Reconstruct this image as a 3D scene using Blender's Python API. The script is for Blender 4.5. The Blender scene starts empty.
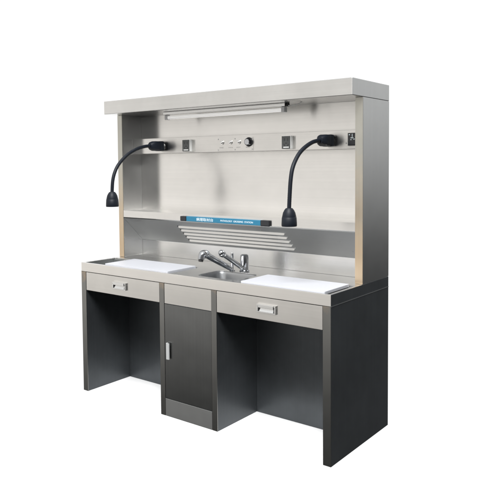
import bpy, bmesh, math, random
from mathutils import Vector, Matrix

random.seed(4)
S = bpy.context.scene
C = S.collection
R = math.radians

# ------------------------------------------------------------------ materials
def nn(nt, t, **kw):
    n = nt.nodes.new(t)
    for k, v in kw.items():
        setattr(n, k, v)
    return n

def setin(n, **kw):
    for k, v in kw.items():
        n.inputs[k.replace('_', ' ')].default_value = v

def base_mat(name):
    m = bpy.data.materials.new(name)
    m.use_nodes = True
    nt = m.node_tree
    return m, nt, nt.nodes['Principled BSDF']

def steel(name, col, rough=0.27, aniso=0.6, grain=0.05, var=0.05, metal=1.0, vertical=False, streak=0.07, blotch=0.12):
    """brushed sheet steel: fine streaks along the grain, uneven gloss, faint smears"""
    m, nt, b = base_mat(name)
    L = nt.links.new
    uv = nn(nt, 'ShaderNodeUVMap', uv_map='UVMap')
    mp = nn(nt, 'ShaderNodeMapping')
    mp.inputs['Scale'].default_value = (420, 1.2, 1) if vertical else (1.2, 420, 1)
    L(uv.outputs['UV'], mp.inputs['Vector'])
    n1 = nn(nt, 'ShaderNodeTexNoise'); setin(n1, Scale=1.0, Detail=3.0, Roughness=0.6)
    L(mp.outputs['Vector'], n1.inputs['Vector'])
    tc = nn(nt, 'ShaderNodeTexCoord')
    n2 = nn(nt, 'ShaderNodeTexNoise'); setin(n2, Scale=3.2, Detail=4.0, Roughness=0.6)
    L(tc.outputs['Object'], n2.inputs['Vector'])
    n3 = nn(nt, 'ShaderNodeTexNoise'); setin(n3, Scale=19.0, Detail=3.0, Roughness=0.7)
    L(tc.outputs['Object'], n3.inputs['Vector'])
    # colour: base * (1 +- var by streak, by smear)
    f = nn(nt, 'ShaderNodeMath', operation='MULTIPLY_ADD')
    L(n1.outputs['Fac'], f.inputs[0]); f.inputs[1].default_value = var; f.inputs[2].default_value = 1 - var / 2
    g = nn(nt, 'ShaderNodeMath', operation='MULTIPLY_ADD')
    L(n2.outputs['Fac'], g.inputs[0]); g.inputs[1].default_value = blotch; g.inputs[2].default_value = 1 - blotch / 2
    mp4 = nn(nt, 'ShaderNodeMapping'); mp4.inputs['Scale'].default_value = (130, 0.9, 1) if vertical else (0.9, 130, 1)
    L(uv.outputs['UV'], mp4.inputs['Vector'])
    n4 = nn(nt, 'ShaderNodeTexNoise'); setin(n4, Scale=1.0, Detail=2.0); L(mp4.outputs['Vector'], n4.inputs['Vector'])
    k = nn(nt, 'ShaderNodeMath', operation='MULTIPLY_ADD')
    L(n4.outputs['Fac'], k.inputs[0]); k.inputs[1].default_value = streak; k.inputs[2].default_value = 1 - streak / 2
    h0 = nn(nt, 'ShaderNodeMath', operation='MULTIPLY')
    L(f.outputs[0], h0.inputs[0]); L(g.outputs[0], h0.inputs[1])
    h = nn(nt, 'ShaderNodeMath', operation='MULTIPLY')
    L(h0.outputs[0], h.inputs[0]); L(k.outputs[0], h.inputs[1])
    vm = nn(nt, 'ShaderNodeVectorMath', operation='SCALE')
    vm.inputs[0].default_value = col
    L(h.outputs[0], vm.inputs['Scale'])
    L(vm.outputs['Vector'], b.inputs['Base Color'])
    # roughness
    r1 = nn(nt, 'ShaderNodeMath', operation='MULTIPLY_ADD')
    L(n3.outputs['Fac'], r1.inputs[0]); r1.inputs[1].default_value = grain; r1.inputs[2].default_value = rough - grain / 2
    r2 = nn(nt, 'ShaderNodeMath', operation='MULTIPLY_ADD')
    L(n1.outputs['Fac'], r2.inputs[0]); r2.inputs[1].default_value = grain * 0.2; L(r1.outputs[0], r2.inputs[2])
    L(r2.outputs[0], b.inputs['Roughness'])
    b.inputs['Metallic'].default_value = metal
    b.inputs['Anisotropic'].default_value = aniso
    b.inputs['Anisotropic Rotation'].default_value = 0.0 if vertical else 0.25
    tg = nn(nt, 'ShaderNodeTangent', direction_type='UV_MAP', uv_map='UVMap')
    L(tg.outputs['Tangent'], b.inputs['Tangent'])
    if True:        # sheet metal is never quite flat
        nb = nn(nt, 'ShaderNodeTexNoise'); setin(nb, Scale=2.4, Detail=2.0)
        L(tc.outputs['Object'], nb.inputs['Vector'])
        bp2 = nn(nt, 'ShaderNodeBump'); setin(bp2, Strength=0.10, Distance=0.02)
        L(nb.outputs['Fac'], bp2.inputs['Height'])
        L(bp2.outputs['Normal'], b.inputs['Normal'])
    return m

def plain(name, col, rough=0.5, metal=0.0, var=0.08, scale=40, bump=0.0, spec=0.5):
    m, nt, b = base_mat(name)
    L = nt.links.new
    tc = nn(nt, 'ShaderNodeTexCoord')
    n = nn(nt, 'ShaderNodeTexNoise'); setin(n, Scale=scale, Detail=3.0)
    L(tc.outputs['Object'], n.inputs['Vector'])
    f = nn(nt, 'ShaderNodeMath', operation='MULTIPLY_ADD')
    L(n.outputs['Fac'], f.inputs[0]); f.inputs[1].default_value = var; f.inputs[2].default_value = 1 - var / 2
    vm = nn(nt, 'ShaderNodeVectorMath', operation='SCALE'); vm.inputs[0].default_value = col
    L(f.outputs[0], vm.inputs['Scale']); L(vm.outputs['Vector'], b.inputs['Base Color'])
    b.inputs['Roughness'].default_value = rough
    b.inputs['Metallic'].default_value = metal
    b.inputs['Specular IOR Level'].default_value = spec
    if bump:
        bp = nn(nt, 'ShaderNodeBump'); setin(bp, Strength=bump, Distance=0.001)
        L(n.outputs['Fac'], bp.inputs['Height']); L(bp.outputs['Normal'], b.inputs['Normal'])
    return m

M = {}
M['steel'] = steel('brushed_steel', (0.76, 0.755, 0.74), rough=0.25, aniso=0.55, blotch=0.3)
M['back'] = steel('satin_steel_back', (0.86, 0.845, 0.82), rough=0.25, aniso=0.8)
M['front'] = steel('brushed_steel_front', (0.82, 0.80, 0.765), rough=0.28, aniso=0.6, blotch=0.24, streak=0.10)
M['apron'] = steel('brushed_steel_apron', (0.93, 0.905, 0.865), rough=0.28, aniso=0.6)
M['louvre'] = steel('louvre_steel', (0.74, 0.735, 0.715), rough=0.28, aniso=0.6)
M['rail'] = steel('rail_steel', (0.78, 0.765, 0.74), rough=0.25, aniso=0.8, blotch=0.2)
M['side'] = steel('brushed_steel_side', (0.74, 0.74, 0.73), rough=0.22, aniso=0.3, vertical=True)
M['dark'] = steel('dark_steel', (0.072, 0.079, 0.085), rough=0.38, aniso=0.2, var=0.25, blotch=0.9, streak=0.22, metal=0.6, vertical=True)  # reflection of dark ground put into the base colour
M['door'] = steel('door_steel', (0.22, 0.224, 0.222), rough=0.30, aniso=0.5, var=0.12, blotch=0.35, streak=0.14, vertical=True)
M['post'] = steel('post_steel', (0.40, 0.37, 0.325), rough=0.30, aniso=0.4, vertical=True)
M['kick'] = steel('kick_steel', (0.46, 0.47, 0.47), rough=0.35, aniso=0.4)
M['vent'] = steel('vent_steel', (0.53, 0.54, 0.55), rough=0.28, aniso=0.5)
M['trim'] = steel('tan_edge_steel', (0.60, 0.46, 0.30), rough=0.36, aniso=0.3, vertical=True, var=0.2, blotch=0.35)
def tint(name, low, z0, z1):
    """blends a low tint into a high one up the edge strip, in an uneven front"""
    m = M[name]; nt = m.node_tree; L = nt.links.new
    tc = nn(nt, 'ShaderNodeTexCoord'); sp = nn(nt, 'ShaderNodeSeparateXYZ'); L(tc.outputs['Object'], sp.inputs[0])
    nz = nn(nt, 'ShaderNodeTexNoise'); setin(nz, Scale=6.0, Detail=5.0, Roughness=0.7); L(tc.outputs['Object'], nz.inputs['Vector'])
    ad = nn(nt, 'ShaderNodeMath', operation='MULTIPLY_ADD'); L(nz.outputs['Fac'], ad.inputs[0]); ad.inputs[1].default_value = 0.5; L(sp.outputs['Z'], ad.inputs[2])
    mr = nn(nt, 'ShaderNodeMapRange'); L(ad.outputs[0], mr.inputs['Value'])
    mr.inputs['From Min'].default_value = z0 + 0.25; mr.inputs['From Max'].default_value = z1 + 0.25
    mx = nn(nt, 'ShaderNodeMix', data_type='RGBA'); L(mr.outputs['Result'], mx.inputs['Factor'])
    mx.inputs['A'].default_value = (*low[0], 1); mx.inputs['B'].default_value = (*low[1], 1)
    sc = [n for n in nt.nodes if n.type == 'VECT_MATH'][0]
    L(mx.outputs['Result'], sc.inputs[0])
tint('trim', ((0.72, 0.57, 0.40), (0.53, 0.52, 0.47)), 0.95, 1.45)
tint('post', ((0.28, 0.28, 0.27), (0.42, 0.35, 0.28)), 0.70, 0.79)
M['chrome'] = plain('chrome', (0.52, 0.53, 0.55), rough=0.07, metal=1.0, var=0.03)
M['nickel'] = plain('satin_nickel', (0.82, 0.82, 0.81), rough=0.22, metal=1.0, var=0.05)
M['alu'] = plain('cast_aluminium', (0.62, 0.63, 0.63), rough=0.45, metal=0.35, var=0.05)
M['black'] = plain('black_rubber', (0.007, 0.0095, 0.015), rough=0.5, var=0.3, scale=90, bump=0.1, spec=0.25)
M['gloss_black'] = plain('black_plastic', (0.012, 0.013, 0.016), rough=0.18, var=0.1)
M['board'] = plain('white_polyethylene', (0.495, 0.505, 0.54), rough=0.42, var=0.04, scale=14)
M['white'] = plain('white_plastic', (0.78, 0.78, 0.76), rough=0.35, var=0.03)
M['grey'] = plain('grey_plastic', (0.065, 0.068, 0.066), rough=0.5, var=0.25, scale=60)
M['dgrey'] = plain('dark_grey_plastic', (0.03, 0.03, 0.032), rough=0.4)
M['blue'] = plain('blue_label', (0.018, 0.16, 0.27), rough=0.35, var=0.10, scale=25)
M['ink'] = plain('label_grey_ink', (0.22, 0.22, 0.22), rough=0.6)
M['pale'] = plain('white_lettering', (0.80, 0.90, 0.93), rough=0.5, var=0.02)
M['tube'] = plain('lamp_glass', (0.93, 0.93, 0.92), rough=0.3, metal=0.35, var=0.02)
_b = M['tube'].node_tree.nodes['Principled BSDF']; _b.inputs['Emission Color'].default_value = (1, 0.98, 0.95, 1); _b.inputs['Emission Strength'].default_value = 0.4
M['lens'] = plain('lamp_lens', (0.8, 0.8, 0.8), rough=0.2)
M['sheet'] = plain('white_paper_floor', (0.97, 0.97, 0.97), rough=0.8, var=0.01, scale=3)

# ------------------------------------------------------------------ mesh helpers
def uvbox(me):
    uvl = me.uv_layers.new(name='UVMap') if 'UVMap' not in me.uv_layers else me.uv_layers['UVMap']
    for p in me.polygons:
        n = p.normal
        a = max(range(3), key=lambda i: abs(n[i]))
        for li in p.loop_indices:
            v = me.vertices[me.loops[li].vertex_index].co
            if a == 0: uv = (v.y, v.z)
            elif a == 1: uv = (v.x, v.z)
            else: uv = (v.x, v.y)
            uvl.data[li].uv = uv

def obj(name, bm, mats, parent=None, smooth=False, bevel=0.0, seg=2, loc=None):
    me = bpy.data.meshes.new(name)
    bmesh.ops.recalc_face_normals(bm, faces=bm.faces)
    if bevel:
        es = [e for e in bm.edges if len(e.link_faces) == 2 and e.calc_face_angle(0) > 0.6]
        bmesh.ops.bevel(bm, geom=es, offset=bevel, segments=seg, profile=0.6, affect='EDGES', clamp_overlap=True)
    bm.to_mesh(me); bm.free()
    for m in (mats if isinstance(mats, (list, tuple)) else [mats]):
        me.materials.append(M[m])
    uvbox(me)
    if smooth:
        for p in me.polygons: p.use_smooth = True
        me.set_sharp_from_angle(angle=R(40))
    o = bpy.data.objects.new(name, me)
    C.objects.link(o)
    if parent: o.parent = parent
    if loc: o.location = loc
    return o

def box(bm, x0, x1, y0, y1, z0, z1, mi=0):
    vs = [bm.verts.new((x, y, z)) for x in (x0, x1) for y in (y0, y1) for z in (z0, z1)]
    q = [(0, 1, 3, 2), (4, 6, 7, 5), (0, 4, 5, 1), (2, 3, 7, 6), (0, 2, 6, 4), (1, 5, 7, 3)]
    for f in q:
        fc = bm.faces.new([vs[i] for i in f]); fc.material_index = mi
    return vs

def bx(name, x0, x1, y0, y1, z0, z1, mat, parent, bevel=0.0015):
    bm = bmesh.new(); box(bm, x0, x1, y0, y1, z0, z1)
    return obj(name, bm, mat, parent, bevel=bevel)

def sweep(bm, pts, rad, n=16, mi=0, cap=True):
    """round bar along points; rad a number or a list"""
    pts = [Vector(p) for p in pts]
    rs = rad if isinstance(rad, (list, tuple)) else [rad] * len(pts)
    prev = None; rings = []
    for i, p in enumerate(pts):
        t = (pts[min(i + 1, len(pts) - 1)] - pts[max(i - 1, 0)]).normalized()
        if prev is None:
            a = Vector((0, 0, 1)) if abs(t.z) < 0.9 else Vector((1, 0, 0))
            u = t.cross(a).normalized()
        else:
            u = (prev - t * prev.dot(t)).normalized()
        prev = u; w = t.cross(u)
        rings.append([bm.verts.new(p + (u * math.cos(k * 2 * math.pi / n) + w * math.sin(k * 2 * math.pi / n)) * rs[i]) for k in range(n)])
    for a, b in zip(rings, rings[1:]):
        for k in range(n):
            f = bm.faces.new((a[k], a[(k + 1) % n], b[(k + 1) % n], b[k])); f.material_index = mi
    if cap:
        bm.faces.new(rings[0]).material_index = mi
        bm.faces.new(rings[-1][::-1]).material_index = mi

def spline(pts, k=8):
    P = [Vector(p) for p in pts]; out = []
    for i in range(len(P) - 1):
        p0, p1, p2, p3 = P[max(i - 1, 0)], P[i], P[i + 1], P[min(i + 2, len(P) - 1)]
        for j in range(k):
            t = j / k
            out.append(0.5 * ((2 * p1) + (-p0 + p2) * t + (2 * p0 - 5 * p1 + 4 * p2 - p3) * t * t + (-p0 + 3 * p1 - 3 * p2 + p3) * t ** 3))
    out.append(P[-1]); return out

def rrect(x0, x1, y0, y1, r, n=8):
    out = []
    for cx, cy, a0 in ((x1 - r, y1 - r, 0), (x0 + r, y1 - r, 90), (x0 + r, y0 + r, 180), (x1 - r, y0 + r, 270)):
        for k in range(n + 1):
            a = R(a0 + 90 * k / n); out.append((cx + r * math.cos(a), cy + r * math.sin(a)))
    return out

def empty(name, loc, label, cat, group=None):
    o = bpy.data.objects.new(name, None); C.objects.link(o)
    o.location = loc; o.empty_display_size = 0.1
    o['label'] = label; o['category'] = cat
    if group: o['group'] = group
    return o

def lettering(name, body, x, z, w, h, y, mat, parent, thick=0.0006):
    """words as a thin raised mesh in a plane facing -y, fitted to a w x h box"""
    cu = bpy.data.curves.new(name, 'FONT'); cu.body = body; cu.extrude = 0.0; cu.resolution_u = 3
    t = bpy.data.objects.new(name, cu); C.objects.link(t)
    dg = bpy.context.evaluated_depsgraph_get()
    me = bpy.data.meshes.new_from_object(t.evaluated_get(dg))
    bpy.data.objects.remove(t)
    xs = [v.co.x for v in me.vertices]; ys = [v.co.y for v in me.vertices]
    if not xs: return None
    sx = w / (max(xs) - min(xs)); sy = h / (max(ys) - min(ys))
    x0, y0 = min(xs), min(ys)
    for v in me.vertices:
        v.co = Vector((x + (v.co.x - x0) * sx, y, z + (v.co.y - y0) * sy))
    bm = bmesh.new(); bm.from_mesh(me)
    r = bmesh.ops.extrude_face_region(bm, geom=bm.faces[:])
    bmesh.ops.translate(bm, verts=[v for v in r['geom'] if isinstance(v, bmesh.types.BMVert)], vec=(0, -thick, 0))
    return obj(name, bm, mat, parent)

# ------------------------------------------------------------------ the setting
bm = bmesh.new(); bm.faces.new([bm.verts.new(c) for c in ((0.002, 0.0015, 0), (1.798, 0.0015, 0), (1.798, 0.61, 0), (0.002, 0.61, 0))])
fl = obj('floor', bm, 'sheet'); fl['kind'] = 'structure'

# ------------------------------------------------------------------ workstation
W, D, H = 1.8, 0.62, 0.817
AP = 0.0565                 # apron height
T = 0.0435                  # panel thickness
YB = 0.49                   # back wall of the upper part
YU = 0.318                  # front of the upper side panels
HT, HB, HY = 1.839, 1.7545, 0.207
ws = empty('grossing_workstation', (W / 2, D / 2, 0),
           'tall stainless steel laboratory workstation with sink, hood, shelf and two dark kneeholes',
           'workstation')
ws_off = Vector((-W / 2, -D / 2, 0))
class Par: pass
_real_obj = obj
def obj(name, bm, mats, parent=None, **kw):
    o = _real_obj(name, bm, mats, parent, **kw)
    if parent is not None:
        o.matrix_parent_inverse = Matrix.Translation(-world_loc(parent))
    return o
def world_loc(o):
    return Vector(o.location) if o.type == 'EMPTY' else Vector((0, 0, 0))

# ---- countertop with two board wells and a sink opening
wells = [(0.022, 0.757, 0.014, 0.262), (1.262, 1.782, 0.014, 0.262)]
sk = (0.918, 1.205, 0.045, 0.262)
bm = bmesh.new()
def loop(pts, z):
    vs = [bm.verts.new((x, y, z)) for x, y in pts]
    return vs, [bm.edges.new((vs[i], vs[(i + 1) % len(vs)])) for i in range(len(vs))]
outer, eo = loop([(0, 0), (W, 0), (W, D), (0, D)], H)
es = list(eo); inn = []
for w in wells:
    v, e = loop(rrect(*w, 0.008, 3), H); inn.append(v); es += e
v, e = loop(rrect(*sk, 0.05, 8), H); inn.append(v); es += e
bmesh.ops.triangle_fill(bm, use_beauty=True, use_dissolve=False, edges=es)
for vs in inn:              # turned-down lips
    lo = [bm.verts.new((a.co.x, a.co.y, H - 0.006)) for a in vs]
    for i in range(len(vs)):
        bm.faces.new((vs[i], vs[(i + 1) % len(vs)], lo[(i + 1) % len(vs)], lo[i]))
lo = [bm.verts.new((a.co.x, a.co.y, H - AP)) for a in outer]
li = [bm.verts.new((x, y, H - AP)) for x, y in ((0.02, 0.02), (W - 0.02, 0.02), (W - 0.02, D - 0.02), (0.02, D - 0.02))]
for i in range(4):
    j = (i + 1) % 4
    bm.faces.new((outer[i], outer[j], lo[j], lo[i])); bm.faces.new((lo[i], lo[j], li[j], li[i]))
bm.normal_update()
top = obj('countertop', bm, ['steel', 'dark', 'apron'], ws, bevel=0.0022)
for p in top.data.polygons:             # dark end faces: reflection put into the colour, as on the panels below
    if abs(p.normal.x) > 0.9 and (p.center.x > W - 0.003 or p.center.x < 0.003): p.material_index = 1
    elif p.normal.y < -0.9 and p.center.y < 0.004: p.material_index = 2

# trays under the boards
for w in wells:
    bm = bmesh.new()
    x0, x1, y0, y1 = w[0] - 0.002, w[1] + 0.002, w[2] - 0.002, w[3] + 0.002
    zt, zb = H - 0.0065, H - 0.05
    a = [bm.verts.new(c) for c in ((x0, y0, zt), (x1, y0, zt), (x1, y1, zt), (x0, y1, zt))]
    b = [bm.verts.new(c) for c in ((x0, y0, zb), (x1, y0, zb), (x1, y1, zb), (x0, y1, zb))]
    for i in range(4):
        bm.faces.new((a[i], b[i], b[(i + 1) % 4], a[(i + 1) % 4]))
    bm.faces.new(b)
    # ledges carrying the board
    box(bm, x0 + 0.001, x1 - 0.001, y0 + 0.001, y0 + 0.018, zb + 0.001, H - 0.0075)
    box(bm, x0 + 0.001, x1 - 0.001, y1 - 0.018, y1 - 0.001, zb + 0.001, H - 0.0075)
    obj('board_tray', bm, 'kick', ws)

# ---- sink basin
bm = bmesh.new()
rings = []
for z, ins, r in ((H - 0.0062, -0.001, 0.051), (H - 0.02, 0.003, 0.05), (H - 0.11, 0.012, 0.048), (H - 0.13, 0.022, 0.045), (H - 0.138, 0.05, 0.035)):
    rings.append([bm.verts.new((x, y, z)) for x, y in rrect(sk[0] + ins, sk[1] - ins, sk[2] + ins, sk[3] - ins, r, 8)])
for a, b in zip(rings, rings[1:]):
    for i in range(len(a)):
        bm.faces.new((a[i], a[(i + 1) % len(a)], b[(i + 1) % len(a)], b[i]))
bm.faces.new(rings[-1])
sink = obj('sink', bm, 'vent', ws, smooth=True)
bm = bmesh.new(); sweep(bm, [(1.06, 0.155, H - 0.137), (1.06, 0.155, H - 0.133)], 0.035, 24)
obj('drain', bm, 'chrome', sink, smooth=True)

# ---- lower carcass
def panel_leg(x0, x1):
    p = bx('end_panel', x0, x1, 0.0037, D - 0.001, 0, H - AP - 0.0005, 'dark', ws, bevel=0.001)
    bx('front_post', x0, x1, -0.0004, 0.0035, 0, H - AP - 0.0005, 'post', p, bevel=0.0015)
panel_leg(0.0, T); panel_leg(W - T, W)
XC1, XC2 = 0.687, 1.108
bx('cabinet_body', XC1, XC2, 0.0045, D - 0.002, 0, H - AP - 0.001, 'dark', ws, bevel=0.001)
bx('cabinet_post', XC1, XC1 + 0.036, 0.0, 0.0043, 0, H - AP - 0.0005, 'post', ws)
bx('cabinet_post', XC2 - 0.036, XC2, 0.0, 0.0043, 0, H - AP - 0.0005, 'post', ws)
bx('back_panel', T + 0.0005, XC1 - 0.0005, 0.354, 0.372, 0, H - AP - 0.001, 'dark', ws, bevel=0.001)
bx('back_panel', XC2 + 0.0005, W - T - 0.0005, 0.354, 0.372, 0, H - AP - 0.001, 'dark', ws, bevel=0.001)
bx('fascia_panel', XC1 + 0.0375, XC2 - 0.0375, 0.002, 0.0043, 0.645, H - AP - 0.002, 'front', ws)
door = bx('door', XC1 + 0.0375, XC2 - 0.0375, 0.0015, 0.0043, 0.103, 0.642, 'door', ws)
bx('kick_panel', XC1 + 0.0375, XC2 - 0.0375, 0.0005, 0.0043, 0.001, 0.1005, 'kick', ws)
# door pull: upright channel with a lip
bm = bmesh.new()
prof = [(0.744, -0.0005), (0.744, -0.012), (0.748, -0.016), (0.764, -0.016), (0.768, -0.012), (0.768, -0.009), (0.763, -0.0115), (0.749, -0.0115), (0.749, -0.0005)]
prof = [(x, y + 0.0018) for x, y in prof]
A = [bm.verts.new((x, y, 0.332)) for x, y in prof]; B = [bm.verts.new((x, y, 0.424)) for x, y in prof]
for i in range(len(prof)):
    j = (i + 1) % len(prof); bm.faces.new((A[i], A[j], B[j], B[i]))
bm.faces.new(A[::-1]); bm.faces.new(B)
obj('handle', bm, 'alu', door, bevel=0.0006)

def drawer(x0, x1, hx):
    d = bx('drawer', x0, x1, 0.001, 0.0185, 0.645, H - AP - 0.002, 'front', ws, bevel=0.0015)
    bx('drawer_box', x0 + 0.02, x1 - 0.02, 0.019, 0.34, 0.655, H - AP - 0.006, 'kick', d)
    # flush pull: frame, dark ends, curved cup
    cx0, cx1, z0, z1, y = hx - 0.058, hx + 0.058, 0.683, 0.726, 0.0008
    bm = bmesh.new()
    box(bm, cx0, cx1, y - 0.010, y, z1 - 0.011, z1)
    box(bm, cx0, cx1, y - 0.010, y, z0, z0 + 0.007)
    box(bm, cx0, cx0 + 0.008, y - 0.010, y, z0 + 0.0072, z1 - 0.0112)
    box(bm, cx1 - 0.008, cx1, y - 0.010, y, z0 + 0.0072, z1 - 0.0112)
    vs = box(bm, cx0 + 0.012, cx1 - 0.012, y - 0.014, y - 0.0095, z1 - 0.017, z1 - 0.002)
    h = obj('handle', bm, 'nickel', d, bevel=0.0008)
    bm = bmesh.new()
    ys = [(z0 + 0.007, y - 0.009), (z0 + 0.013, y - 0.005), (z0 + 0.02, y - 0.002), (z1 - 0.011, y - 0.0006)]
    ra = [bm.verts.new((cx0 + 0.016, yy, zz)) for zz, yy in ys]; rb = [bm.verts.new((cx1 - 0.016, yy, zz)) for zz, yy in ys]
    for i in range(3): bm.faces.new((ra[i], rb[i], rb[i + 1], ra[i + 1]))
    obj('pull_cup', bm, 'nickel', d, smooth=True)
    bx('pull_end', cx0 + 0.0083, cx0 + 0.0155, y - 0.006, y - 0.0002, z0 + 0.0075, z1 - 0.0115, 'dgrey', d, bevel=0.0005)
    bx('pull_end', cx1 - 0.0155, cx1 - 0.0083, y - 0.006, y - 0.0002, z0 + 0.0075, z1 - 0.0115, 'dgrey', d, bevel=0.0005)
drawer(T + 0.002, XC1 - 0.002, 0.357); drawer(XC2 + 0.002, W - T - 0.002, 1.436)

# ---- upper part
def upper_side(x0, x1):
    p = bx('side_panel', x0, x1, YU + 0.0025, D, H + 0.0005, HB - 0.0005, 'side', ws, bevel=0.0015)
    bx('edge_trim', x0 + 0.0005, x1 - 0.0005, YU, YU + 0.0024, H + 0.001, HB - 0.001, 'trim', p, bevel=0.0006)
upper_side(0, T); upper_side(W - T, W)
# lighter strip added as the seam highlight along the bottom of the countertop's ends
for x0, x1 in ((W + 0.0002, W + 0.0014), (-0.0014, -0.0002)):
    bx('seam_highlight', x0, x1, 0.001, D - 0.001, H - AP - 0.001, H - AP + 0.002, 'kick', top, bevel=0.0)
XI0, XI1 = T + 0.0005, W - T - 0.0005
bx('back_wall', XI0, XI1, YB, YB + 0.02, 1.10, HB - 0.001, 'back', ws, bevel=0.0)
bx('backsplash', XI0, XI1, YB - 0.003, YB + 0.02, H + 0.0006, 0.9185, 'steel', ws, bevel=0.001)
# sloping louvred panel under the shelf
z_of = lambda y: 1.051 - (y - 0.349) * (1.051 - 0.918) / (0.49 - 0.349)
bm = bmesh.new()
pts = [(0.322, z_of(0.322)), (0.4885, z_of(0.4885)), (0.4995, z_of(0.4885) + 0.004), (0.333, z_of(0.322) + 0.004)]
A = [bm.verts.new((XI0, y, z)) for y, z in pts]; B = [bm.verts.new((XI1, y, z)) for y, z in pts]
for i in range(4): bm.faces.new((A[i], A[(i + 1) % 4], B[(i + 1) % 4], B[i]))
bm.faces.new(A); bm.faces.new(B[::-1])
vent = obj('vent_panel', bm, 'vent', ws)
sy, sz = 0.727, -0.686       # down-slope unit vector
ny, nz = -0.686, -0.727      # outward normal
for cy in (0.358, 0.3835, 0.409, 0.434, 0.459):
    cz = z_of(cy)
    def pt(s, n): return (cy + sy * s + ny * n, cz + sz * s + nz * n)
    bm = bmesh.new()
    # pressed louvre: a bulge whose face stands upright, open slit above it
    prof = [pt(0.0052, 0.0005), pt(0.0050, 0.0090), pt(0.0042, 0.0104), pt(-0.0042, 0.0005)]
    rings = []
    for u in (0, 0.0015, 0.004, 0.008, 0.014, 0.3, 0.7, 0.986, 0.992, 0.996, 0.9985, 1):
        x = 0.503 + 0.802 * u
        e = min(1, min(u, 1 - u) / 0.012); s = max(0.12, math.sqrt(1 - (1 - e) ** 2))
        rings.append([bm.verts.new((x, cy + (a - cy) * s, cz + (b - cz) * s)) for a, b in prof])
    for a, b in zip(rings, rings[1:]):
        for i in range(len(prof)):
            j = (i + 1) % len(prof); f = bm.faces.new((a[i], b[i], b[j], a[j])); f.material_index = 1 if i == 0 else 0
    bm.faces.new(rings[0]); bm.faces.new(rings[-1][::-1])
    q = [pt(-0.0035, 0.0012), pt(0.0045, 0.0012)]; q0 = [pt(-0.0035, -0.002), pt(0.0045, -0.002)]   # punched start hole
    c = [bm.verts.new((x, *p)) for x in (0.494, 0.5028) for p in (q0[0], q[0], q[1], q0[1])]
    for f in ((0, 1, 2, 3), (7, 6, 5, 4), (1, 5, 6, 2), (0, 4, 5, 1), (2, 6, 7, 3)):
        bm.faces.new([c[i] for i in f]).material_index = 1
    obj('louvre', bm, ['louvre', 'dgrey'], vent)
# shelf with turned-down lip
bm = bmesh.new()
prof = [(YU + 0.001, 1.1265), (YU + 0.001, 1.0825), (YU + 0.004, 1.0825), (YU + 0.004, 1.1235), (YB - 0.0005, 1.1235), (YB - 0.0005, 1.1265)]
A = [bm.verts.new((XI0, y, z)) for y, z in prof]; B = [bm.verts.new((XI1, y, z)) for y, z in prof]
for i in range(6): bm.faces.new((A[i], A[(i + 1) % 6], B[(i + 1) % 6], B[i]))
bm.faces.new(A); bm.faces.new(B[::-1])
obj('shelf', bm, 'back', ws, bevel=0.0008)

# ---- hood
bm = bmesh.new(); box(bm, 0, W, HY, D, HB, HT)
hood = obj('hood', bm, ['steel', 'side'], ws, bevel=0.003)
for p in hood.data.polygons:
    if abs(p.normal.x) > 0.9: p.material_index = 1

# ---- control rail
YS = 0.413
rail = bx('control_rail', XI0, XI1, YS, YB - 0.0005, 1.5, 1.599, 'rail', ws, bevel=0.0015)
cp = bx('control_panel', 0.782, 1.052, YS - 0.0015, YS - 0.0001, 1.505, 1.583, 'rail', ws, bevel=0.0004)
for x in (0.820, 0.884, 0.947):
    bm = bmesh.new(); sweep(bm, [(x, YS - 0.0014, 1.557), (x, YS - 0.006, 1.557), (x, YS - 0.0062, 1.557)], [0.0125, 0.0125, 0.011], 20)
    sweep(bm, [(x, YS - 0.0061, 1.557), (x, YS - 0.010, 1.557), (x, YS - 0.011, 1.557)], [0.008, 0.008, 0.006], 18)
    obj('push_button', bm, 'nickel', cp, smooth=True)
for x, z in ((0.79, 1.576), (0.918, 1.576), (1.044, 1.576), (0.79, 1.512), (0.918, 1.512), (1.044, 1.512)):
    bm = bmesh.new(); sweep(bm, [(x, YS - 0.0014, z), (x, YS - 0.003, z)], [0.004, 0.003], 12)
    obj('screw', bm, 'kick', cp, smooth=True)
for x, s in ((0.8, 'POWER'), (0.87, 'FAN'), (0.928, 'LIGHT'), (0.998, 'SPEED')):
    lettering('lettering', s, x, 1.5225, 0.03, 0.006, YS - 0.00155, 'ink', cp, 0.0002)
bm = bmesh.new(); kx, kz = 1.021, 1.555
sweep(bm, [(kx, YS - 0.0014, kz), (kx, YS - 0.005, kz), (kx, YS - 0.006, kz), (kx, YS - 0.021, kz), (kx, YS - 0.023, kz)], [0.027, 0.027, 0.0225, 0.0205, 0.0185], 32)
kn = obj('knob', bm, 'gloss_black', cp, smooth=True)
bm = bmesh.new(); sweep(bm, [(kx, YS - 0.0231, kz), (kx, YS - 0.0245, kz)], [0.0172, 0.016], 32)
obj('knob_cap', bm, 'chrome', cp, smooth=True)
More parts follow.
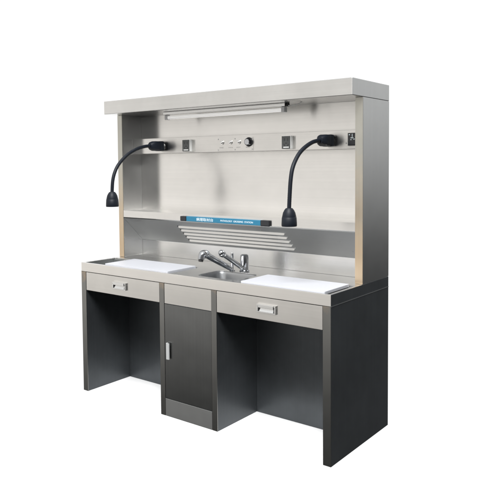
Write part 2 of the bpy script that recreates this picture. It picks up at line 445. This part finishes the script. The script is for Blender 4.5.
def socket(x0, x1, z0, z1):
    s = bx('power_socket', x0, x1, YS - 0.0255, YS - 0.0001, z0, z1, 'white', ws, bevel=0.003)
    bm = bmesh.new(); box(bm, x0 + 0.001, x1 - 0.003, YS - 0.0280, YS - 0.0257, z0 + 0.0015, z1 - 0.0015)
    obj('socket_face', bm, 'grey', s, bevel=0.0008)
    cx, cz = (x0 + x1) / 2, (z0 + z1) / 2
    bm = bmesh.new()
    for dx, dz, a in ((-0.011, 0.016, 0), (0.011, 0.016, 0), (-0.012, -0.014, 0.5), (0.012, -0.014, -0.5), (0, -0.004, 1.57)):
        vs = box(bm, -0.0022, 0.0022, YS - 0.0289, YS - 0.0279, -0.007, 0.007)
        for v in vs:
            x, z = v.co.x, v.co.z
            v.co.x = cx + dx + x * math.cos(a) - z * math.sin(a); v.co.z = cz + dz + x * math.sin(a) + z * math.cos(a)
    obj('socket_slot', bm, 'dgrey', s)
    bm = bmesh.new(); box(bm, x0 + 0.012, x1 - 0.012, YS - 0.0287, YS - 0.0279, z0 + 0.007, z0 + 0.012)
    obj('marking', bm, 'white', s)
socket(0.519, 0.581, 1.508, 1.581); socket(1.267, 1.327, 1.508, 1.580)
sw = bx('power_switch', 1.667, 1.716, YS - 0.006, YS - 0.0001, 1.517, 1.583, 'dgrey', ws, bevel=0.001)
bx('rocker', 1.672, 1.711, YS - 0.0095, YS - 0.0061, 1.522, 1.541, 'gloss_black', sw, bevel=0.0008)
bm = bmesh.new()
for x, z, w, h in ((1.674, 1.571, .006, .006), (1.684, 1.556, .016, .003), (1.692, 1.562, .003, .016), (1.700, 1.549, .008, .003), (1.684, 1.546, .004, .004)):
    box(bm, x, x + w, YS - 0.0068, YS - 0.0061, z, z + h)
obj('marking', bm, 'pale', sw)
bm = bmesh.new(); sweep(bm, [(1.655, YS, 1.531), (1.655, YS - 0.002, 1.531)], [0.004, 0.003], 12)
obj('screw', bm, 'kick', rail, smooth=True)

# ---- batten lamp under the hood
bm = bmesh.new(); box(bm, 0.425, 1.335, 0.315, 0.36, 1.735, HB - 0.0006)
lamp = obj('tube_light', bm, 'nickel', ws, bevel=0.002)
bm = bmesh.new(); sweep(bm, [(0.452, 0.337, 1.7185), (1.306, 0.337, 1.7185)], 0.0108, 20)
obj('tube', bm, 'tube', lamp, smooth=True)
for x0, x1 in ((0.430, 0.452), (1.306, 1.328)):
    bm = bmesh.new(); box(bm, x0, x1, 0.322, 0.352, 1.705, 1.7348)
    obj('lamp_holder', bm, 'lens', lamp, bevel=0.004)
bm = bmesh.new()
sweep(bm, spline([(1.336, 0.337, 1.742), (1.36, 0.335, 1.738), (1.40, 0.333, 1.741), (1.43, 0.34, 1.7535)]), 0.003, 8)
obj('lamp_cable', bm, 'white', lamp, smooth=True)

bx('lamp_bracket', 1.337, 1.345, 0.330, 0.350, 1.736, HB - 0.0008, 'dgrey', lamp, bevel=0.001)

# ---- faucet
bm = bmesh.new(); sweep(bm, [(1.067, 0.30, H), (1.067, 0.30, H + 0.008), (1.067, 0.30, H + 0.010), (1.067, 0.30, 0.898), (1.067, 0.30, 0.910), (1.067, 0.30, 0.915)],
                        [0.029, 0.029, 0.0245, 0.0245, 0.0225, 0.015], 28)
fc = obj('faucet', bm, 'chrome', ws, smooth=True)
bm = bmesh.new()
sweep(bm, [(1.0, 0.272, H), (1.0, 0.272, H + 0.006), (1.0, 0.272, H + 0.008), (1.0, 0.272, 0.915), (1.0, 0.272, 0.922)], [0.017, 0.017, 0.0085, 0.0085, 0.005], 18)
obj('post', bm, 'chrome', fc, smooth=True)
bm = bmesh.new()
sweep(bm, [(1.0, 0.262, 0.832), (1.0, 0.245, 0.840), (1.0, 0.15, 0.886), (1.0, 0.075, 0.922), (1.0, 0.045, 0.938)], [0.012, 0.0145, 0.016, 0.017, 0.018], 20)
obj('spout', bm, 'chrome', fc, smooth=True)
bm = bmesh.new()
sweep(bm, spline([(1.0, 0.060, 0.930), (1.0, 0.042, 0.940), (1.0, 0.022, 0.941), (1.0, 0.010, 0.932), (1.0, 0.004, 0.915)], 4), [0.018 + 0.0055 * math.sin(min(1, k / 12) * 3.14) for k in range(17)], 22)
hd = obj('spout_head', bm, 'chrome', fc, smooth=True)
bm = bmesh.new(); sweep(bm, [(1.0, 0.0045, 0.9165), (1.0, 0.002, 0.906), (1.0, 0.0015, 0.904)], [0.0135, 0.0135, 0.011], 20)
obj('nozzle', bm, 'dgrey', fc, smooth=True)
bm = bmesh.new()
sweep(bm, [(1.068, 0.29, 0.838), (1.068, 0.268, 0.846), (1.068, 0.175, 0.900), (1.068, 0.108, 0.937)], [0.0125, 0.0135, 0.013, 0.0125], 18)
obj('lever', bm, 'chrome', fc, smooth=True)
bm = bmesh.new()
sweep(bm, [(1.068, 0.120, 0.930), (1.068, 0.110, 0.936), (1.068, 0.097, 0.944), (1.068, 0.086, 0.950), (1.068, 0.080, 0.953)], [0.012, 0.0175, 0.0195, 0.0155, 0.006], 20)
obj('lever_knob', bm, 'chrome', fc, smooth=True)

# ------------------------------------------------------------------ gooseneck lamps
def gooseneck(x, curve, zh, label):
    yb, zb = YS - 0.0002, 1.546
    y0 = curve[-1][0]
    g = empty('gooseneck_lamp', (x, yb, zb), label, 'lamp', 'gooseneck lamps on the control rail')
    def P(y, z, dx=0.0): return Vector((x + dx, y, z))
    bm = bmesh.new()
    sweep(bm, [P(yb, zb), P(yb - 0.005, zb), P(yb - 0.007, zb), P(yb - 0.024, zb)], [0.022, 0.022, 0.020, 0.020], 28)
    obj('mount', bm, 'kick', g, smooth=True)
    def ring_block(prof, name, mat):
        bm = bmesh.new(); rings = []
        for y, hw, hh, r in prof:
            rings.append([bm.verts.new(P(y, zb + b, a)) for a, b in rrect(-hw, hw, -hh, hh, min(hw, hh) * r, 3)])
        for a, b in zip(rings, rings[1:]):
            for i in range(len(a)): bm.faces.new((a[i], a[(i + 1) % len(a)], b[(i + 1) % len(a)], b[i]))
        bm.faces.new(rings[0]); bm.faces.new(rings[-1][::-1])
        return obj(name, bm, mat, g, smooth=True)
    ring_block(((yb - 0.014, 0.028, 0.028, 0.3), (yb - 0.017, 0.031, 0.0315, 0.3), (yb - 0.040, 0.031, 0.0315, 0.3), (yb - 0.043, 0.029, 0.029, 0.3)), 'swivel_collar', 'black')
    ring_block(((yb - 0.0432, 0.030, 0.0305, 0.45), (yb - 0.078, 0.030, 0.0305, 0.45), (yb - 0.100, 0.025, 0.025, 0.55), (yb - 0.114, 0.0165, 0.0165, 0.8)), 'plug_block', 'black')
    path = spline([P(y, z) for y, z in curve] + [P(y0, zh + 0.075)], 16)
    rad = [0.0098 + 0.0008 * (i % 2) for i in range(len(path))]     # finely ribbed flexible hose
    bm = bmesh.new(); sweep(bm, path, rad, 16)
    obj('flexible_neck', bm, 'black', g, smooth=True)
    bm = bmesh.new()
    hp = [(0.0885, 0.011), (0.0875, 0.0165), (0.079, 0.0235), (0.066, 0.0300), (0.047, 0.0345), (0.0445, 0.0345), (0.043, 0.0358), (0.016, 0.0375), (0.004, 0.0377), (0.0, 0.0365), (0.002, 0.033), (0.016, 0.031)]
    sweep(bm, [P(y0, zh + d) for d, _ in hp], [q for _, q in hp], 32)
    obj('lamp_head', bm, 'black', g, smooth=True)
    bm = bmesh.new(); sweep(bm, [P(y0, zh + 0.0145), P(y0, zh + 0.011)], [0.030, 0.029], 28)
    obj('lamp_lens', bm, 'lens', g, smooth=True)
    return g
gooseneck(0.320, [(0.305, 1.546), (0.258, 1.542), (0.199, 1.528), (0.132, 1.501), (0.079, 1.466), (0.034, 1.424), (0.006, 1.379), (-0.009, 1.332), (-0.015, 1.275)], 1.179,
          'black gooseneck lamp near the left side panel, its head hanging past the cabinet edge')
gooseneck(1.563, [(0.305, 1.546), (0.233, 1.535), (0.166, 1.511), (0.111, 1.481), (0.070, 1.443), (0.041, 1.400), (0.026, 1.347), (0.018, 1.284), (0.012, 1.217)], 1.123,
          'black gooseneck lamp beside the small switch, its head hanging in front of the shelf')

# ------------------------------------------------------------------ cutting boards
def board(x0, x1, y0, y1, label):
    bm = bmesh.new()
    z0, z1 = H - 0.0073, H + 0.0075
    out = rrect(x0, x1, y0, y1, 0.006, 3)
    pts = out
    A = [bm.verts.new((x, y, z0)) for x, y in pts]; B = [bm.verts.new((x, y, z1)) for x, y in pts]
    for i in range(len(pts)):
        j = (i + 1) % len(pts); bm.faces.new((A[i], A[j], B[j], B[i]))
    bm.faces.new(A[::-1]); bm.faces.new(B)
    o = obj('cutting_board', bm, 'board', None, bevel=0.0012)
    o['label'] = label; o['category'] = 'cutting board'; o['group'] = 'white cutting boards let into the countertop'
    return o
board(0.205, 0.736, 0.016, 0.260, 'white cutting board let into the countertop over the drawer left of the sink')
board(1.258, 1.757, 0.016, 0.260, 'white cutting board let into the countertop between faucet and right end')

# ------------------------------------------------------------------ blue bar on the shelf lip
lb = empty('label_bar', (0.906, YU - 0.001, 1.08), 'slim blue bar with black ends and white lettering along the shelf lip', 'label bar')
zc, hh, yf = 1.0975, 0.0150, YU + 0.0005
bm = bmesh.new(); box(bm, 0.617, 1.175, yf - 0.012, yf, zc - hh, zc + hh)
obj('bar', bm, 'blue', lb, bevel=0.003)
def cap(x0, x1, h):
    bm = bmesh.new(); box(bm, x0, x1, yf - 0.0145, yf, zc - h, zc + h)
    obj('end_cap', bm, 'gloss_black', lb, bevel=0.005)
cap(0.568, 0.616, 0.0150); cap(1.176, 1.236, 0.0170)
lettering('lettering', '病理取材台', 0.700, zc - 0.009, 0.132, 0.019, yf - 0.01215, 'pale', lb, 0.0004)
lettering('lettering', 'PATHOLOGY  GROSSING  STATION', 0.888, zc - 0.0045, 0.236, 0.010, yf - 0.01215, 'pale', lb, 0.0004)

# ------------------------------------------------------------------ light
w = bpy.data.worlds.new('World'); S.world = w; w.use_nodes = True
nt = w.node_tree; L = nt.links.new
bg = nt.nodes['Background']
tc = nn(nt, 'ShaderNodeTexCoord')
sp = nn(nt, 'ShaderNodeSeparateXYZ'); L(tc.outputs['Generated'], sp.inputs[0])
def ramp(stops, src, interp='LINEAR'):
    r = nn(nt, 'ShaderNodeValToRGB'); cr = r.color_ramp; cr.interpolation = interp
    while len(cr.elements) < len(stops): cr.elements.new(0.5)
    for e, (p, c) in zip(cr.elements, stops):
        e.position = p; e.color = (c, c, c, 1) if isinstance(c, (int, float)) else (*c, 1)
    L(src, r.inputs['Fac']); return r
# elevation 0..1 for -90..90 degrees
asin = nn(nt, 'ShaderNodeMath', operation='ARCSINE'); L(sp.outputs['Z'], asin.inputs[0])
el = nn(nt, 'ShaderNodeMath', operation='MULTIPLY_ADD'); L(asin.outputs[0], el.inputs[0])
el.inputs[1].default_value = 1 / math.pi; el.inputs[2].default_value = 0.5
# heading from +y, clockwise positive, 0..1 for -180..180
at = nn(nt, 'ShaderNodeMath', operation='ARCTAN2'); L(sp.outputs['X'], at.inputs[0]); L(sp.outputs['Y'], at.inputs[1])
hd_ = nn(nt, 'ShaderNodeMath', operation='MULTIPLY_ADD'); L(at.outputs[0], hd_.inputs[0])
hd_.inputs[1].default_value = 1 / (2 * math.pi); hd_.inputs[2].default_value = 0.5
e_ = lambda d: 0.5 + d / 180
h_ = lambda d: 0.5 + d / 360
WARM = lambda v: (v, v * 0.975, v * 0.94)
COOL = lambda v: (v * 0.98, v * 0.995, v)
front = ramp([(0, 0.02), (e_(-30), COOL(0.025)), (e_(-21), COOL(0.035)), (e_(-17), COOL(0.09)), (e_(-14.5), WARM(0.42)), (e_(-11.5), WARM(0.78)), (e_(-4), WARM(0.96)), (e_(0.5), WARM(0.98)), (e_(3), WARM(0.74)), (e_(6), WARM(0.66)), (e_(14), WARM(0.72)), (e_(40), COOL(0.9)), (1, COOL(0.9))], el.outputs[0])
side = ramp([(0, 0.02), (e_(-30), COOL(0.08)), (e_(-18), COOL(0.085)), (e_(-12), COOL(0.03)), (e_(-7), COOL(0.08)), (e_(-3), COOL(0.23)), (e_(4), COOL(0.48)), (e_(12), COOL(0.56)), (e_(40), COOL(0.8)), (1, COOL(0.9))], el.outputs[0])
fm = ramp([(0, 1), (h_(-80), 1), (h_(-75), 0), (h_(165), 0), (h_(180), 1)], hd_.outputs[0])
wm = ramp([(0, 0), (h_(-82), 0), (h_(-74), 1), (h_(-4), 1), (h_(6), 0), (1, 0)], hd_.outputs[0])
lowtop = ramp([(0, 1), (e_(35), 1), (e_(55), 0), (1, 0)], el.outputs[0])
wmul = nn(nt, 'ShaderNodeMath', operation='MULTIPLY'); L(wm.outputs['Color'], wmul.inputs[0]); L(lowtop.outputs['Color'], wmul.inputs[1])
m1 = nn(nt, 'ShaderNodeMix', data_type='RGBA'); L(fm.outputs['Color'], m1.inputs['Factor']); L(side.outputs['Color'], m1.inputs['A']); L(front.outputs['Color'], m1.inputs['B'])
m2 = nn(nt, 'ShaderNodeMix', data_type='RGBA'); L(wmul.outputs[0], m2.inputs['Factor']); L(m1.outputs['Result'], m2.inputs['A']); m2.inputs['B'].default_value = (1, 1, 1, 1)
rm = ramp([(0, 1), (h_(55), 1), (h_(85), 0.3), (h_(158), 0.3), (h_(178), 1), (1, 1)], hd_.outputs[0])
lowr = ramp([(0, 0), (e_(25), 0), (e_(45), 1), (1, 1)], el.outputs[0])
mx_ = nn(nt, 'ShaderNodeMath', operation='MAXIMUM'); L(rm.outputs['Color'], mx_.inputs[0]); L(lowr.outputs['Color'], mx_.inputs[1])
dim = nn(nt, 'ShaderNodeVectorMath', operation='SCALE'); L(m2.outputs['Result'], dim.inputs[0]); L(mx_.outputs[0], dim.inputs['Scale'])
L(dim.outputs['Vector'], bg.inputs['Color'])
bg.inputs['Strength'].default_value = 1.1

def area(name, loc, aim, sx, sy, power, col=(1, 1, 1)):
    l = bpy.data.lights.new(name, 'AREA'); l.shape = 'RECTANGLE'; l.size = sx; l.size_y = sy; l.energy = power; l.color = col
    o = bpy.data.objects.new(name, l); C.objects.link(o); o.location = loc
    o.rotation_euler = (Vector(aim) - Vector(loc)).to_track_quat('-Z', 'Y').to_euler()
    return o
area('softbox', (2.6, -2.9, 5.3), (0.9, 0.1, 0.2), 2.6, 2.0, 570)

# ------------------------------------------------------------------ camera
cx, cy, cz, yaw, pit, rol, f, px, py = 3.2895, -2.5937, 1.4178, 0.6473, 0.0512, -0.0070, 646.99, 248.94, 198.72
fw = Vector((-math.sin(yaw) * math.cos(pit), math.cos(yaw) * math.cos(pit), -math.sin(pit)))
r = Vector((math.cos(yaw), math.sin(yaw), 0)); u = r.cross(fw)
r2 = r * math.cos(rol) + u * math.sin(rol); u2 = u * math.cos(rol) - r * math.sin(rol)
cam = bpy.data.cameras.new('camera'); co = bpy.data.objects.new('camera', cam); C.objects.link(co)
mw = Matrix((r2, u2, -fw)).transposed().to_4x4(); mw.translation = (cx, cy, cz)
co.matrix_world = mw
cam.sensor_width = 36; cam.lens = 36 * f / 500
cam.shift_x = (250 - px) / 500; cam.shift_y = (py - 250) / 500
cam.clip_start = 0.05; cam.clip_end = 200
S.camera = co
vs = S.view_settings
S.display_settings.display_device = 'sRGB'
vs.view_transform = 'Standard'; vs.look = 'None'; vs.exposure = 0; vs.gamma = 1; vs.use_curve_mapping = False
